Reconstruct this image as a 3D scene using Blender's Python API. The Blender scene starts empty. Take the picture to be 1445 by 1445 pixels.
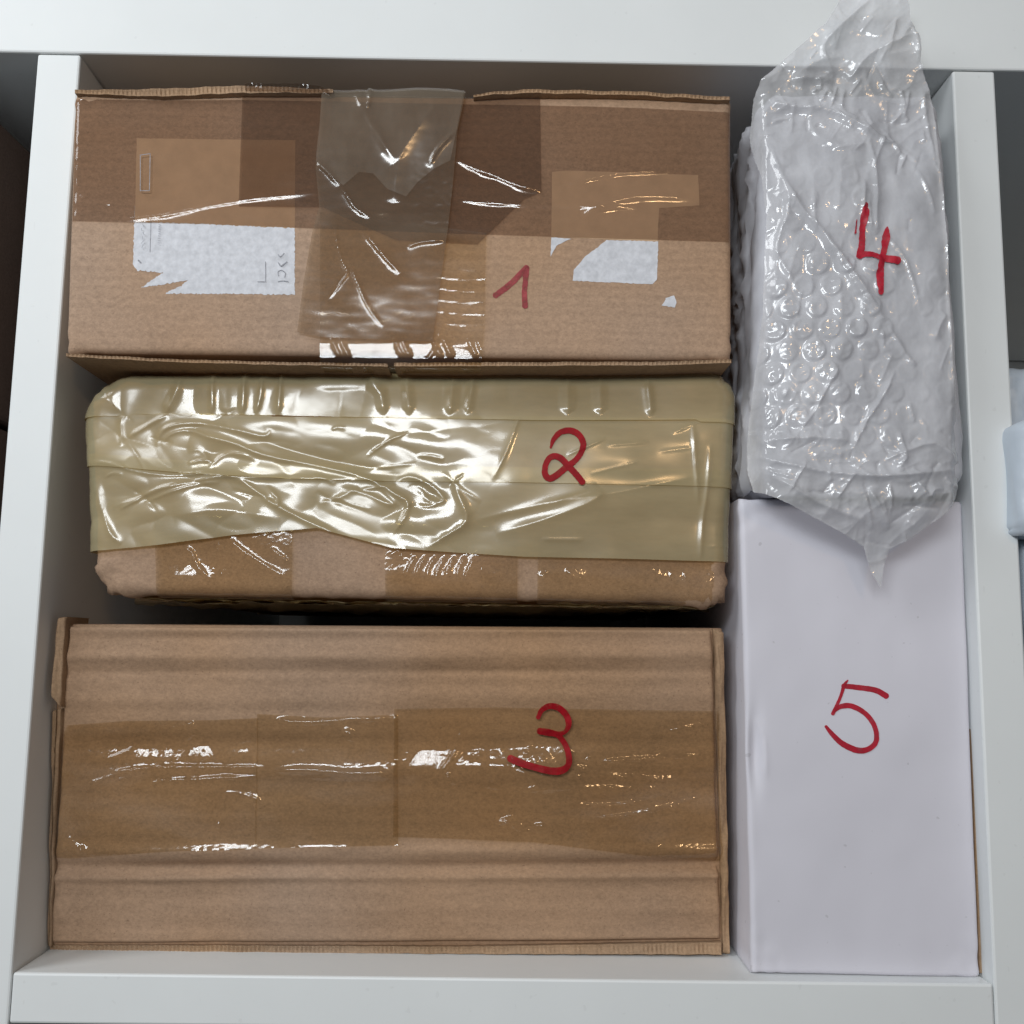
import bpy, bmesh, math, random
import numpy as np
from mathutils import Vector, Matrix, Euler
from mathutils.geometry import delaunay_2d_cdt

S = bpy.context.scene
random.seed(7)
RNG = np.random.default_rng(7)

# ------------------------------------------------------------------ camera
CAM = np.array([-0.002437, -0.365237, -0.055685])
ROT = (1.70319594, -0.0140495, -0.00919385)
FPX, CPX = 1440.18, 722.5
cd = bpy.data.cameras.new('camera')
cam = bpy.data.objects.new('camera', cd)
S.collection.objects.link(cam)
cam.location = CAM
cam.rotation_euler = ROT
cd.sensor_width = 36.0
cd.lens = 36.0 * FPX / 1445.0
cd.clip_start = 0.01
cd.clip_end = 50
S.camera = cam
RM = np.array(Euler(ROT, 'XYZ').to_matrix())

# ------------------------------------------------------------------ world and lamps
wd = bpy.data.worlds.new('World')
S.world = wd
wd.use_nodes = True
bg = wd.node_tree.nodes['Background']
bg.inputs[0].default_value = (0.86, 0.93, 1.0, 1)
bg.inputs[1].default_value = 0.075


def area(name, loc, target, sx, sy, power, col):
    l = bpy.data.lights.new(name, 'AREA')
    l.shape = 'RECTANGLE'
    l.size, l.size_y, l.energy, l.color = sx, sy, power, col
    o = bpy.data.objects.new(name, l)
    S.collection.objects.link(o)
    o.location = loc
    o.rotation_euler = (Vector(target) - Vector(loc)).to_track_quat('-Z', 'Y').to_euler()
    return o


area('ceiling_panel_light', (-0.20, -0.82, 0.195), (0, 0, 0), 0.42, 0.15, 4.5, (0.91, 0.965, 1.0))
area('upper_left_fill', (-0.66, -0.46, 0.58), (-0.02, 0, 0), 0.36, 0.36, 3.6, (0.94, 0.975, 1.0))  # added fill lamp with no real source; brightens the upper left
area('warm_room_light', (0.30, -1.50, 0.33), (0, 0, 0), 0.11, 0.07, 1.5, (1.0, 0.62, 0.30))

S.view_settings.view_transform = 'Standard'
S.view_settings.look = 'None'
S.view_settings.exposure = 0.0
S.view_settings.gamma = 1.0
S.cycles.transparent_max_bounces = 16
S.cycles.max_bounces = 8
S.cycles.sample_clamp_indirect = 4.0


# ------------------------------------------------------------------ geometry helpers
def unproject(px, py, d):
    """photo pixel -> point on the plane y = d"""
    px = np.asarray(px, float); py = np.asarray(py, float)
    v = np.stack([(px - CPX) / FPX, -(py - CPX) / FPX, -np.ones_like(px)], -1)
    w = v @ RM.T
    t = (d - CAM[1]) / w[..., 1]
    return CAM + w * t[..., None]


def homography(src, dst):
    A = []
    for (X, Y), (u, v) in zip(src, dst):
        A.append([X, Y, 1, 0, 0, 0, -u * X, -u * Y, -u])
        A.append([0, 0, 0, X, Y, 1, -v * X, -v * Y, -v])
    h = np.linalg.svd(np.array(A, float))[2][-1].reshape(3, 3)
    return h / h[2, 2]


def apply_h(h, x, y):
    x = np.asarray(x, float); y = np.asarray(y, float)
    w = h[2, 0] * x + h[2, 1] * y + h[2, 2]
    return (h[0, 0] * x + h[0, 1] * y + h[0, 2]) / w, (h[1, 0] * x + h[1, 1] * y + h[1, 2]) / w


PERM = RNG.permutation(512)
GRAD = RNG.normal(size=(512, 2)); GRAD /= np.linalg.norm(GRAD, axis=1)[:, None]


def noise(x, y, seed=0):
    x = np.asarray(x, float) + seed * 17.31; y = np.asarray(y, float) + seed * 9.77
    xi = np.floor(x).astype(int); yi = np.floor(y).astype(int)
    xf = x - xi; yf = y - yi
    u = xf * xf * xf * (xf * (xf * 6 - 15) + 10); v = yf * yf * yf * (yf * (yf * 6 - 15) + 10)

    def g(i, j, dx, dy):
        k = GRAD[PERM[(PERM[i & 511] + j) & 511]]
        return k[..., 0] * dx + k[..., 1] * dy
    a = g(xi, yi, xf, yf); b = g(xi + 1, yi, xf - 1, yf)
    c = g(xi, yi + 1, xf, yf - 1); d = g(xi + 1, yi + 1, xf - 1, yf - 1)
    return 1.5 * ((a * (1 - u) + b * u) * (1 - v) + (c * (1 - u) + d * u) * v)


def fbm(x, y, seed=0, o=3):
    r = 0; a = 1.0
    for k in range(o):
        r = r + a * noise(np.asarray(x) * 2 ** k, np.asarray(y) * 2 ** k, seed + k * 3)
        a *= .5
    return r


def ridged(x, y, seed=0, o=2):
    r = 0; a = 1.0
    for k in range(o):
        r = r + a * (1 - np.abs(noise(np.asarray(x) * 2 ** k, np.asarray(y) * 2 ** k, seed + k * 5))) ** 3
        a *= .5
    return r


def sstep(a, b, x):
    t = np.clip((np.asarray(x, float) - a) / (b - a), 0, 1)
    return t * t * (3 - 2 * t)


def smooth(pts, n=6):
    """Catmull-Rom through points of any width"""
    p = np.array(pts, float)
    if len(p) < 3:
        return np.array([p[0] + (p[-1] - p[0]) * k / n for k in range(n + 1)])
    q = np.vstack([2 * p[0] - p[1], p, 2 * p[-1] - p[-2]])
    out = []
    for i in range(1, len(q) - 2):
        for k in range(n):
            t = k / n
            out.append(.5 * (2 * q[i] + (q[i + 1] - q[i - 1]) * t + (2 * q[i - 1] - 5 * q[i] + 4 * q[i + 1] - q[i + 2]) * t * t
                             + (3 * q[i] - q[i - 1] - 3 * q[i + 1] + q[i + 2]) * t ** 3))
    out.append(q[-2])
    return np.array(out)


def tent(x, y, pts, w, slope, seed=0, amp=.4):
    """a fold with flat flanks: w px half-width, flank gradient slope"""
    p = np.array(pts, float)
    best = np.full(np.shape(x), 1e9); par = np.zeros(np.shape(x)); n = len(p) - 1
    for i in range(n):
        a, b = p[i], p[i + 1]; d = b - a
        t = np.clip(((x - a[0]) * d[0] + (y - a[1]) * d[1]) / (d @ d), 0, 1)
        q = np.hypot(x - a[0] - t * d[0], y - a[1] - t * d[1])
        k = q < best
        best = np.where(k, q, best); par = np.where(k, (i + t) / n, par)
    wv = w * (1 + amp * noise(np.asarray(x) / 16, np.asarray(y) / 40, 120 + seed)) * np.clip(np.minimum(par, 1 - par) * 6, .15, 1)
    return slope * .00026 * np.maximum(wv - best, 0)


def crease(x, y, pts, w, h, skew=0.0, smooth_n=3):
    """height of a raised crease along a polyline (pixels); w px half-width, h metres, fading at both ends"""
    p = smooth(pts, smooth_n)
    best = np.full(np.shape(x), 1e9); side = np.zeros(np.shape(x)); par = np.zeros(np.shape(x))
    x0, x1 = p[:, 0].min() - 5 * w, p[:, 0].max() + 5 * w
    y0, y1 = p[:, 1].min() - 5 * w, p[:, 1].max() + 5 * w
    m = (x > x0) & (x < x1) & (y > y0) & (y < y1)
    out = np.zeros(np.shape(x))
    if not m.any():
        return out
    X, Y = x[m], y[m]
    best = np.full(X.shape, 1e9); side = np.zeros(X.shape); par = np.zeros(X.shape)
    n = len(p) - 1
    for i in range(n):
        a, b = p[i], p[i + 1]; d = b - a; L2 = d @ d + 1e-9
        t = np.clip(((X - a[0]) * d[0] + (Y - a[1]) * d[1]) / L2, 0, 1)
        dx = X - a[0] - t * d[0]; dy = Y - a[1] - t * d[1]
        q = np.hypot(dx, dy)
        k = q < best
        best[k] = q[k]; par[k] = ((i + t) / n)[k]; side[k] = np.sign(d[0] * dy - d[1] * dx)[k]
    fade = np.clip(np.minimum(par, 1 - par) * 5, 0, 1) ** .7
    ww = w * (1 + skew * side)
    out[m] = h * fade * (.8 * np.exp(-best / ww) + .2 * np.exp(-(best / ww) ** 2))
    return out


class Face:
    """The front of a box. Pixels of the photograph map to metres on the face (a right, b down); past an edge
    the surface turns round a radius r and runs back along the side of the box."""

    def __init__(s, corners, d, r=.002, rc=0.0, bulge=None):
        s.c = np.array(corners, float); s.d = d; s.r = r; s.rc = [rc] * 4 if np.ndim(rc) == 0 else list(rc)
        s.w = np.array([unproject(s.c[i, 0], s.c[i, 1], d if np.ndim(d) == 0 else d[i]) for i in range(4)])   # TL TR BR BL
        s.W = .5 * (np.linalg.norm(s.w[1] - s.w[0]) + np.linalg.norm(s.w[2] - s.w[3]))
        s.H = .5 * (np.linalg.norm(s.w[3] - s.w[0]) + np.linalg.norm(s.w[2] - s.w[1]))
        q = [(0, 0), (s.W, 0), (s.W, s.H), (0, s.H)]
        s.h = homography(s.c, q); s.hi = homography(q, s.c)
        s.bulge = bulge

    def flat(s, a, b):
        u = (np.asarray(a, float) / s.W)[..., None]; v = (np.asarray(b, float) / s.H)[..., None]
        return (s.w[0] * (1 - u) + s.w[1] * u) * (1 - v) + (s.w[3] * (1 - u) + s.w[2] * u) * v

    def to_px(s, a, b):
        q = (s.flat(a, b) - CAM) @ RM
        return CPX + FPX * q[..., 0] / -q[..., 2], CPX - FPX * q[..., 1] / -q[..., 2]

    def ab(s, px, py):
        px = np.asarray(px, float); py = np.asarray(py, float)
        qx, qy = px, py
        for k in range(8):
            a, b = apply_h(s.h, qx, qy)
            ex, ey = s.to_px(a, b)
            qx = qx + .9 * (px - ex); qy = qy + .9 * (py - ey)
        return apply_h(s.h, qx, qy)

    def _wrap(s, a, L):
        r = s.r
        pos = np.array(a, float); rec = np.zeros_like(pos); n = np.zeros_like(pos)
        if r <= 0:
            return pos, rec, n
        for lo in (True, False):
            q = (r - a) if lo else (a - (L - r))
            m = q > 0
            th = np.minimum(q / r, math.pi / 2)
            p2 = r - r * np.sin(th) if lo else L - r + r * np.sin(th)
            pos = np.where(m, p2, pos)
            rec = np.where(m, r - r * np.cos(th) + np.maximum(q - r * math.pi / 2, 0), rec)
            n = np.where(m, -np.sin(th) if lo else np.sin(th), n)
        return pos, rec, n

    def at(s, a, b, off=0.0):
        a = np.asarray(a, float); b = np.asarray(b, float)
        pa, ra, na = s._wrap(a, s.W); pb, rb, nb = s._wrap(b, s.H)
        px, py = s.to_px(a, b)
        bu = s.bulge(px, py) if s.bulge else 0.0
        for q, R in enumerate(s.rc):                      # TL TR BR BL corners cut round
            if R <= 0:
                continue
            ca = R if q in (0, 3) else s.W - R
            cb = R if q in (0, 1) else s.H - R
            u = (ca - pa) / R if q in (0, 3) else (pa - ca) / R
            v = (cb - pb) / R if q in (0, 1) else (pb - cb) / R
            m = (u > 0) & (v > 0)
            k = np.where(m, np.maximum(u, v) / np.maximum(np.hypot(u, v), 1e-9), 1.0)
            pa = np.where(m, ca + (pa - ca) * k, pa); pb = np.where(m, cb + (pb - cb) * k, pb)
        u = (pa / s.W)[..., None]; v = (pb / s.H)[..., None]
        P = (s.w[0] * (1 - u) + s.w[1] * u) * (1 - v) + (s.w[3] * (1 - u) + s.w[2] * u) * v
        P = np.array(P)
        P[..., 1] = P[..., 1] + ra + rb - bu
        nn = np.stack([na, -np.sqrt(np.clip(1 - na ** 2 - nb ** 2, .0, 1)), -nb], -1)
        nn /= np.linalg.norm(nn, axis=-1)[..., None] + 1e-9
        return P + nn * np.asarray(off)[..., None] if np.ndim(off) else P + nn * off

    def px(s, px, py, off=0.0):
        a, b = s.ab(px, py)
        return s.at(a, b, off)


def mesh_obj(name, verts, faces, mat, parent=None, smooth_=True):
    v = np.asarray(verts, float)
    if parent is not None:
        v = v - np.array(parent.location)
    me = bpy.data.meshes.new(name)
    me.from_pydata(v.tolist(), [], [list(map(int, f)) for f in faces])
    me.update()
    if smooth_:
        me.polygons.foreach_set('use_smooth', [True] * len(me.polygons))
    o = bpy.data.objects.new(name, me)
    S.collection.objects.link(o)
    if mat:
        me.materials.append(mat)
    if parent is not None:
        o.parent = parent
    return o


def thing(name, label, cat, loc=(0, 0, 0), group=None):
    o = bpy.data.objects.new(name, None)
    S.collection.objects.link(o)
    o.location = loc
    o.empty_display_size = .02
    o['label'] = label; o['category'] = cat
    if group:
        o['group'] = group
    return o


def carton(name, f, D, mat, parent, nu=120, nv=60, side=None, nside=8, extra=None):
    """closed body of a box behind a Face: front, four sides, back"""
    arc = f.r * math.pi / 2

    def line(L, n):
        k = list(f.r - arc - (np.linspace(D, 0, nside + 1)[:-1]))
        k += list(np.linspace(f.r - arc, f.r, 5)) + list(np.linspace(f.r, L - f.r, n + 1)[1:-1])
        k += list(np.linspace(L - f.r, L - f.r + arc, 5)) + list(L - f.r + arc + np.linspace(0, D, nside + 1)[1:])
        return np.array(k)
    A, B = line(f.W, nu), line(f.H, nv)
    AA, BB = np.meshgrid(A, B)
    off = extra(AA, BB) if extra else 0.0
    P = f.at(AA, BB, off)
    n = len(A); m = len(B)
    lim = nside
    idx = -np.ones((m, n), int); vs = []; fs = []

    def vid(j, i):
        if idx[j, i] < 0:
            idx[j, i] = len(vs); vs.append(P[j, i])
        return idx[j, i]
    for j in range(m - 1):
        for i in range(n - 1):
            oi = i < lim or i >= n - 1 - lim; oj = j < lim or j >= m - 1 - lim
            if oi and oj:
                continue
            fs.append((vid(j, i), vid(j + 1, i), vid(j + 1, i + 1), vid(j, i + 1)))
    # back
    k = len(vs)
    for (a, b) in ((0, 0), (f.W, 0), (f.W, f.H), (0, f.H)):
        u, v = a / f.W, b / f.H
        q = (f.w[0] * (1 - u) + f.w[1] * u) * (1 - v) + (f.w[3] * (1 - u) + f.w[2] * u) * v
        vs.append((q[0], q[1] + f.r + D, q[2]))
    fs.append((k, k + 1, k + 2, k + 3))
    return mesh_obj(name, vs, fs, mat, parent)


def densify(poly, step, closed=True, jag=0.0, seed=0):
    p = np.array(poly, float); out = []
    n = len(p)
    for i in range(n if closed else n - 1):
        a, b = p[i], p[(i + 1) % n]
        L = np.hypot(*(b - a)); k = max(1, int(L / step))
        for q in range(k):
            t = q / k
            out.append(a + (b - a) * t)
    out = np.array(out)
    if jag:
        s = np.arange(len(out)) * .9
        out = out + jag * np.stack([noise(s, s * 0 + 3.3, seed), noise(s, s * 0 + 8.1, seed + 1)], -1)
    return out


def patch(name, f, poly, step, off, mat, parent, extra=None, jag=0.0, seed=0, bstep=None):
    """a sheet lying on a Face: outline in photo pixels, filled with a grid of points"""
    b = densify(poly, bstep or step, True, jag, seed)
    x0, y0 = b.min(0); x1, y1 = b.max(0)
    gx, gy = np.meshgrid(np.arange(x0 + step * .5, x1, step), np.arange(y0 + step * .5, y1, step))
    pts = np.stack([gx.ravel(), gy.ravel()], -1)
    inside = np.zeros(len(pts), bool)
    n = len(b)
    near = np.zeros(len(pts), bool)
    for i in range(n):
        a, c = b[i], b[(i + 1) % n]
        cond = (a[1] > pts[:, 1]) != (c[1] > pts[:, 1])
        xi = (c[0] - a[0]) * (pts[:, 1] - a[1]) / (c[1] - a[1] + 1e-12) + a[0]
        inside ^= cond & (pts[:, 0] < xi)
        near |= (np.abs(pts[:, 0] - a[0]) < step * .45) & (np.abs(pts[:, 1] - a[1]) < step * .45)
    pts = pts[inside & ~near]
    allp = np.vstack([b, pts])
    r = delaunay_2d_cdt([Vector(p) for p in allp.tolist()], [(i, (i + 1) % n) for i in range(n)], [list(range(n))], 1, 1e-6)
    V = np.array([(v.x, v.y) for v in r[0]])
    h = off + (extra(V[:, 0], V[:, 1]) if extra else 0.0)
    P = f.px(V[:, 0], V[:, 1], h if np.ndim(h) else np.full(len(V), h))
    faces = [tuple(t) for t in r[2]]
    # face the camera
    if faces:
        t = faces[0]; nrm = np.cross(P[t[1]] - P[t[0]], P[t[2]] - P[t[0]])
        if nrm[1] > 0:
            faces = [t[::-1] for t in faces]
    return mesh_obj(name, P, faces, mat, parent)


def ribbon(name, f, strokes, off, mat, parent, extra=None, n=8, rough=0.0):
    """marker strokes: lists of (px, py, width)"""
    vs = []; fs = []
    lift = 0.0
    for si, st in enumerate(strokes):
        p = smooth(st, n)
        # resample evenly
        seg = np.hypot(*np.diff(p[:, :2], axis=0).T); cum = np.r_[0, np.cumsum(seg)]
        m = max(4, int(cum[-1] / 1.5))
        t = np.linspace(0, cum[-1], m)
        p = np.stack([np.interp(t, cum, p[:, k]) for k in range(3)], -1)
        d = np.gradient(p[:, :2], axis=0); d /= np.linalg.norm(d, axis=1)[:, None] + 1e-9
        nr = np.stack([-d[:, 1], d[:, 0]], -1)
        # round caps
        hw = p[:, 2] / 2
        pts = []; ws = []; nn = []; dd = []
        for k in range(4, 0, -1):
            a = k / 4 * math.pi / 2
            pts.append(p[0, :2] - d[0] * hw[0] * math.sin(a) * .9); ws.append(hw[0] * math.cos(a) + .02); nn.append(nr[0])
        for i in range(m):
            pts.append(p[i, :2]); ws.append(hw[i]); nn.append(nr[i])
        for k in range(1, 5):
            a = k / 4 * math.pi / 2
            pts.append(p[-1, :2] + d[-1] * hw[-1] * math.sin(a) * .9); ws.append(hw[-1] * math.cos(a) + .02); nn.append(nr[-1])
        pts = np.array(pts); ws = np.array(ws); nn = np.array(nn)
        i0 = len(vs)
        M = len(pts)
        ss = np.arange(M)
        wl = ws + rough * noise(ss * .35, ss * 0 + si, 4); wr = ws + rough * noise(ss * .35, ss * 0 + si + 7.7, 5)
        lf = off + 0.00006 * si + 0.00005 * ss / M
        row = []
        for c in (-1, -.5, 0, .5, 1):
            wq = (wl if c < 0 else wr) * c
            q = pts + nn * wq[:, None]
            h = lf + (extra(q[:, 0], q[:, 1]) if extra else 0.0)
            row.append(f.px(q[:, 0], q[:, 1], h))
        for i in range(M):
            for c in range(5):
                vs.append(row[c][i])
        for i in range(M - 1):
            for c in range(4):
                a = i0 + i * 5 + c
                fs.append((a, a + 1, a + 6, a + 5))
    P = np.array(vs)
    t = fs[len(fs) // 2]; nrm = np.cross(P[t[1]] - P[t[0]], P[t[2]] - P[t[0]])
    if nrm[1] > 0:
        fs = [q[::-1] for q in fs]
    return mesh_obj(name, P, fs, mat, parent)


def edge_slab(name, top, bot, d, depth, mat, parent, step=4, flute=0.0, seed=0, dj=.0006):
    """a sheet of board seen edge on: its front edge between two pixel polylines at plane y=d, running back by depth"""
    x0, x1 = top[0][0], top[-1][0]
    xs = np.arange(x0, x1 + .1, step)
    yt = np.interp(xs, [p[0] for p in top], [p[1] for p in top]) + .5 * noise(xs / 9, xs * 0, seed)
    yb = np.interp(xs, [p[0] for p in bot], [p[1] for p in bot]) + .5 * noise(xs / 9, xs * 0 + 5, seed)
    dd = d + dj * noise(xs / 30, xs * 0 + 2, seed + 2)
    vs = []; fs = []
    rows = []
    for k, (t, push) in enumerate(((0, 1.0), (0, 0), (.33, 1.0), (.66, 1.0), (1, 0), (1, 1.0))):
        y = yt * (1 - t) + yb * t
        dep = dd + (depth if k in (0, 5) else 0)
        if k in (2, 3):
            dep = dd + flute * (0.5 + .5 * np.sin(xs * 1.05 + noise(xs / 20, xs * 0, 3)))
        if k in (0, 5):
            q = unproject(xs, y, d); q[:, 1] = dep
        else:
            q = unproject(xs, y, d); q[:, 1] = dep
        rows.append(q)
    n = len(xs)
    for r in rows:
        vs += list(r)
    for k in range(5):
        for i in range(n - 1):
            a = k * n + i
            fs.append((a, a + n, a + n + 1, a + 1))
    return mesh_obj(name, vs, fs, mat, parent, smooth_=False)


def box_mesh(name, lo, hi, mat, parent, bev=.0006):
    bm = bmesh.new()
    bmesh.ops.create_cube(bm, size=1)
    for v in bm.verts:
        v.co = Vector([lo[i] + (v.co[i] + .5) * (hi[i] - lo[i]) for i in range(3)])
    if bev:
        bmesh.ops.bevel(bm, geom=bm.edges[:], offset=bev, segments=2, affect='EDGES', profile=.5)
    if parent is not None:
        bmesh.ops.translate(bm, verts=bm.verts, vec=-parent.location)
    me = bpy.data.meshes.new(name); bm.to_mesh(me); bm.free()
    o = bpy.data.objects.new(name, me); S.collection.objects.link(o)
    me.materials.append(mat)
    if parent is not None:
        o.parent = parent
    return o


# ------------------------------------------------------------------ materials
def newmat(name):
    m = bpy.data.materials.new(name); m.use_nodes = True
    nt = m.node_tree; nt.nodes.clear()
    return m, nt


class NT:
    def __init__(s, nt):
        s.nt = nt

    def n(s, typ, **kw):
        o = s.nt.nodes.new(typ)
        for k, v in kw.items():
            setattr(o, k, v)
        return o

    def l(s, a, b):
        s.nt.links.new(a, b)

    def noise(s, vec, scale, detail=2, rough=.55, dist=0):
        o = s.n('ShaderNodeTexNoise')
        o.inputs['Scale'].default_value = scale; o.inputs['Detail'].default_value = detail
        o.inputs['Roughness'].default_value = rough; o.inputs['Distortion'].default_value = dist
        s.l(vec, o.inputs['Vector'])
        return o.outputs['Fac']

    def mapr(s, v, a, b, c, d, clamp=True):
        o = s.n('ShaderNodeMapRange'); o.clamp = clamp
        s.l(v, o.inputs[0])
        for i, q in enumerate((a, b, c, d)):
            o.inputs[i + 1].default_value = q
        return o.outputs[0]

    def math(s, op, a, b):
        o = s.n('ShaderNodeMath', operation=op)
        for i, q in enumerate((a, b)):
            if isinstance(q, (int, float)):
                o.inputs[i].default_value = q
            else:
                s.l(q, o.inputs[i])
        return o.outputs[0]

    def scale(s, vec, xyz):
        o = s.n('ShaderNodeMapping')
        o.inputs['Scale'].default_value = xyz
        s.l(vec, o.inputs['Vector'])
        return o.outputs[0]

    def mix(s, fac, a, b, blend='MIX'):
        o = s.n('ShaderNodeMix', data_type='RGBA', blend_type=blend)
        if isinstance(fac, (int, float)):
            o.inputs[0].default_value = fac
        else:
            s.l(fac, o.inputs[0])
        for i, q in ((6, a), (7, b)):
            if isinstance(q, tuple):
                o.inputs[i].default_value = (*q, 1) if len(q) == 3 else q
            else:
                s.l(q, o.inputs[i])
        return o.outputs[2]


def cardboard(name, col, flutes=0.0, stain=.12, spec=.15):
    m, nt = newmat(name); k = NT(nt)
    tc = k.n('ShaderNodeTexCoord').outputs['Object']
    fine = k.noise(k.scale(tc, (.75, 1, 1)), 1000, 4, .8)
    mid = k.noise(k.scale(tc, (.6, 1, 1)), 480, 3, .6)
    big = k.noise(k.scale(tc, (.8, 1, 1)), 22, 4, .6)
    speck = k.noise(tc, 1100, 1)
    v = k.math('ADD', k.mapr(fine, .3, .7, -.20, .20), k.mapr(mid, .3, .7, -.06, .06))
    v = k.math('ADD', v, k.mapr(big, .3, .7, -stain, stain))
    if flutes:
        w = k.n('ShaderNodeTexWave', wave_type='BANDS', bands_direction='Z')
        w.inputs['Scale'].default_value = flutes; w.inputs['Distortion'].default_value = 1.2; w.inputs['Detail'].default_value = 1
        w.inputs['Detail Scale'].default_value = .3
        k.l(tc, w.inputs['Vector'])
        v = k.math('ADD', v, k.mapr(w.outputs['Fac'], 0, 1, -.03, .03))
    v = k.math('ADD', v, 1.0)
    hsv = k.n('ShaderNodeHueSaturation')
    hsv.inputs['Color'].default_value = (*col, 1)
    k.l(v, hsv.inputs['Value'])
    warm = k.mapr(k.noise(tc, 9, 2), .3, .7, .88, 1.12)
    k.l(warm, hsv.inputs['Saturation'])
    c = k.mix(k.mapr(speck, .70, .78, 0, .45), hsv.outputs[0], (col[0] * .35, col[1] * .3, col[2] * .3))
    b = k.n('ShaderNodeBsdfPrincipled')
    k.l(c, b.inputs['Base Color'])
    b.inputs['Roughness'].default_value = .75
    b.inputs['Specular IOR Level'].default_value = spec
    bp = k.n('ShaderNodeBump'); bp.inputs['Strength'].default_value = .25; bp.inputs['Distance'].default_value = .0002
    k.l(mid, bp.inputs['Height']); k.l(bp.outputs[0], b.inputs['Normal'])
    o = k.n('ShaderNodeOutputMaterial'); k.l(b.outputs[0], o.inputs[0])
    return m


def film(name, trans, diff, rough=.08, ior=1.45, grain=0.0, bump=0.0, bscale=400, streak=(.25, 1, 1), rvar=0.0, haze=0.0, satin=0.0):
    """clear or tinted plastic tape: what lies below shows through, a little scatter, a glossy face"""
    m, nt = newmat(name); k = NT(nt)
    tc = k.n('ShaderNodeTexCoord').outputs['Object']
    t = k.n('ShaderNodeBsdfTransparent'); d = k.n('ShaderNodeBsdfDiffuse'); g = k.n('ShaderNodeBsdfGlossy')
    t.inputs[0].default_value = (*trans, 1)
    nz = k.noise(k.scale(tc, streak), 70, 4, .65)
    vv = k.mapr(nz, .3, .7, 1 - grain, 1 + grain)
    if haze:
        vv = k.mapr(k.noise(k.scale(tc, (.35, 1, 1)), 32, 4, .6), .50, .68, .5, haze)
    dc = k.mix(1.0, (*diff, 1), vv, 'MULTIPLY')
    # vv is scalar: multiply as grey
    k.l(dc, d.inputs[0])
    g.inputs[0].default_value = (1, 1, 1, 1)
    r = k.mapr(k.noise(tc, 45, 3), .35, .65, rough * (1 - rvar), rough * (1 + rvar))
    k.l(r, g.inputs['Roughness'])
    a = k.n('ShaderNodeAddShader'); k.l(t.outputs[0], a.inputs[0]); k.l(d.outputs[0], a.inputs[1])
    if satin:
        g2 = k.n('ShaderNodeBsdfGlossy'); g2.inputs[0].default_value = (satin, satin, satin, 1); g2.inputs['Roughness'].default_value = .36
        a2 = k.n('ShaderNodeAddShader'); k.l(a.outputs[0], a2.inputs[0]); k.l(g2.outputs[0], a2.inputs[1]); a = a2
    fr = k.n('ShaderNodeLayerWeight'); fr.inputs['Blend'].default_value = .5
    f0 = ((ior - 1) / (ior + 1)) ** 2
    frs = k.math('MINIMUM', k.math('ADD', k.math('MULTIPLY', k.math('POWER', fr.outputs['Facing'], 5.0), 1 - f0), f0), .45)
    if bump:
        bp = k.n('ShaderNodeBump'); bp.inputs['Strength'].default_value = bump; bp.inputs['Distance'].default_value = .0003
        k.l(k.noise(k.scale(tc, streak), bscale, 3, .6), bp.inputs['Height'])
        k.l(bp.outputs[0], g.inputs['Normal']); k.l(bp.outputs[0], fr.inputs['Normal'])
    mx = k.n('ShaderNodeMixShader')
    k.l(frs, mx.inputs[0]); k.l(a.outputs[0], mx.inputs[1]); k.l(g.outputs[0], mx.inputs[2])
    o = k.n('ShaderNodeOutputMaterial'); k.l(mx.outputs[0], o.inputs[0])
    return m


def plain(name, col, rough=.5, spec=.4, var=.03, vscale=20, speck=0.0, bump=0.0, bscale=500):
    m, nt = newmat(name); k = NT(nt)
    tc = k.n('ShaderNodeTexCoord').outputs['Object']
    v = k.mapr(k.noise(tc, vscale, 4, .6), .3, .7, 1 - var, 1 + var)
    c = k.mix(1.0, (*col, 1), v, 'MULTIPLY')
    if speck:
        c = k.mix(k.mapr(k.noise(tc, 420, 0), .80, .84, 0, speck), c, (.12, .10, .08))
    b = k.n('ShaderNodeBsdfPrincipled'); k.l(c, b.inputs['Base Color'])
    b.inputs['Roughness'].default_value = rough; b.inputs['Specular IOR Level'].default_value = spec
    if bump:
        bp = k.n('ShaderNodeBump'); bp.inputs['Strength'].default_value = bump; bp.inputs['Distance'].default_value = .0003
        k.l(k.noise(tc, bscale, 3), bp.inputs['Height']); k.l(bp.outputs[0], b.inputs['Normal'])
    o = k.n('ShaderNodeOutputMaterial'); k.l(b.outputs[0], o.inputs[0])
    return m


M = {}
M['white'] = plain('white_melamine', (.78, .80, .80), .42, .35, .015, 30, .06, .03, 900)
M['card1'] = cardboard('kraft_cardboard', (.40, .268, .182), 90, .07)
M['card2'] = cardboard('worn_kraft', (.38, .25, .165), 0, .10)
M['card3'] = cardboard('brown_corrugated', (.365, .236, .150), 60, .09, .2)
M['edge'] = cardboard('cardboard_edge', (.34, .225, .14), 0, .15)
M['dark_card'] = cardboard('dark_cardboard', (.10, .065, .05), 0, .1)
M['btape'] = film('brown_packing_tape', (.70, .645, .60), (.016, .014, .012), .09, 1.45, .25, 0, 300, rvar=.4)
M['gtape'] = film('grey_brown_tape', (.67, .60, .51), (.062, .050, .037), .12, 1.45, .25, 0, 200, rvar=.4)
M['sheen_tape'] = film('painted_tape_sheen', (.91, .895, .87), (.046, .041, .034), .16, 1.45, .5, 0, 200, (1, 1, .4), rvar=.4)  # pale scatter colour stands in for reflected sheen on the lifted tape
M['clear'] = film('clear_tape', (.87, .815, .70), (.007, .007, .007), .085, 1.45, .2, .035, 1300, (1, 1, 1), rvar=.5, haze=5.5)
M['olive'] = film('olive_packing_tape', (.44, .375, .225), (.262, .226, .136), .15, 1.46, .16, .02, 160, rvar=.5, satin=.022)
M['paper'] = plain('torn_label_paper', (.63, .635, .67), .85, .1, .13, 420, 0, .4, 700)
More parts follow.
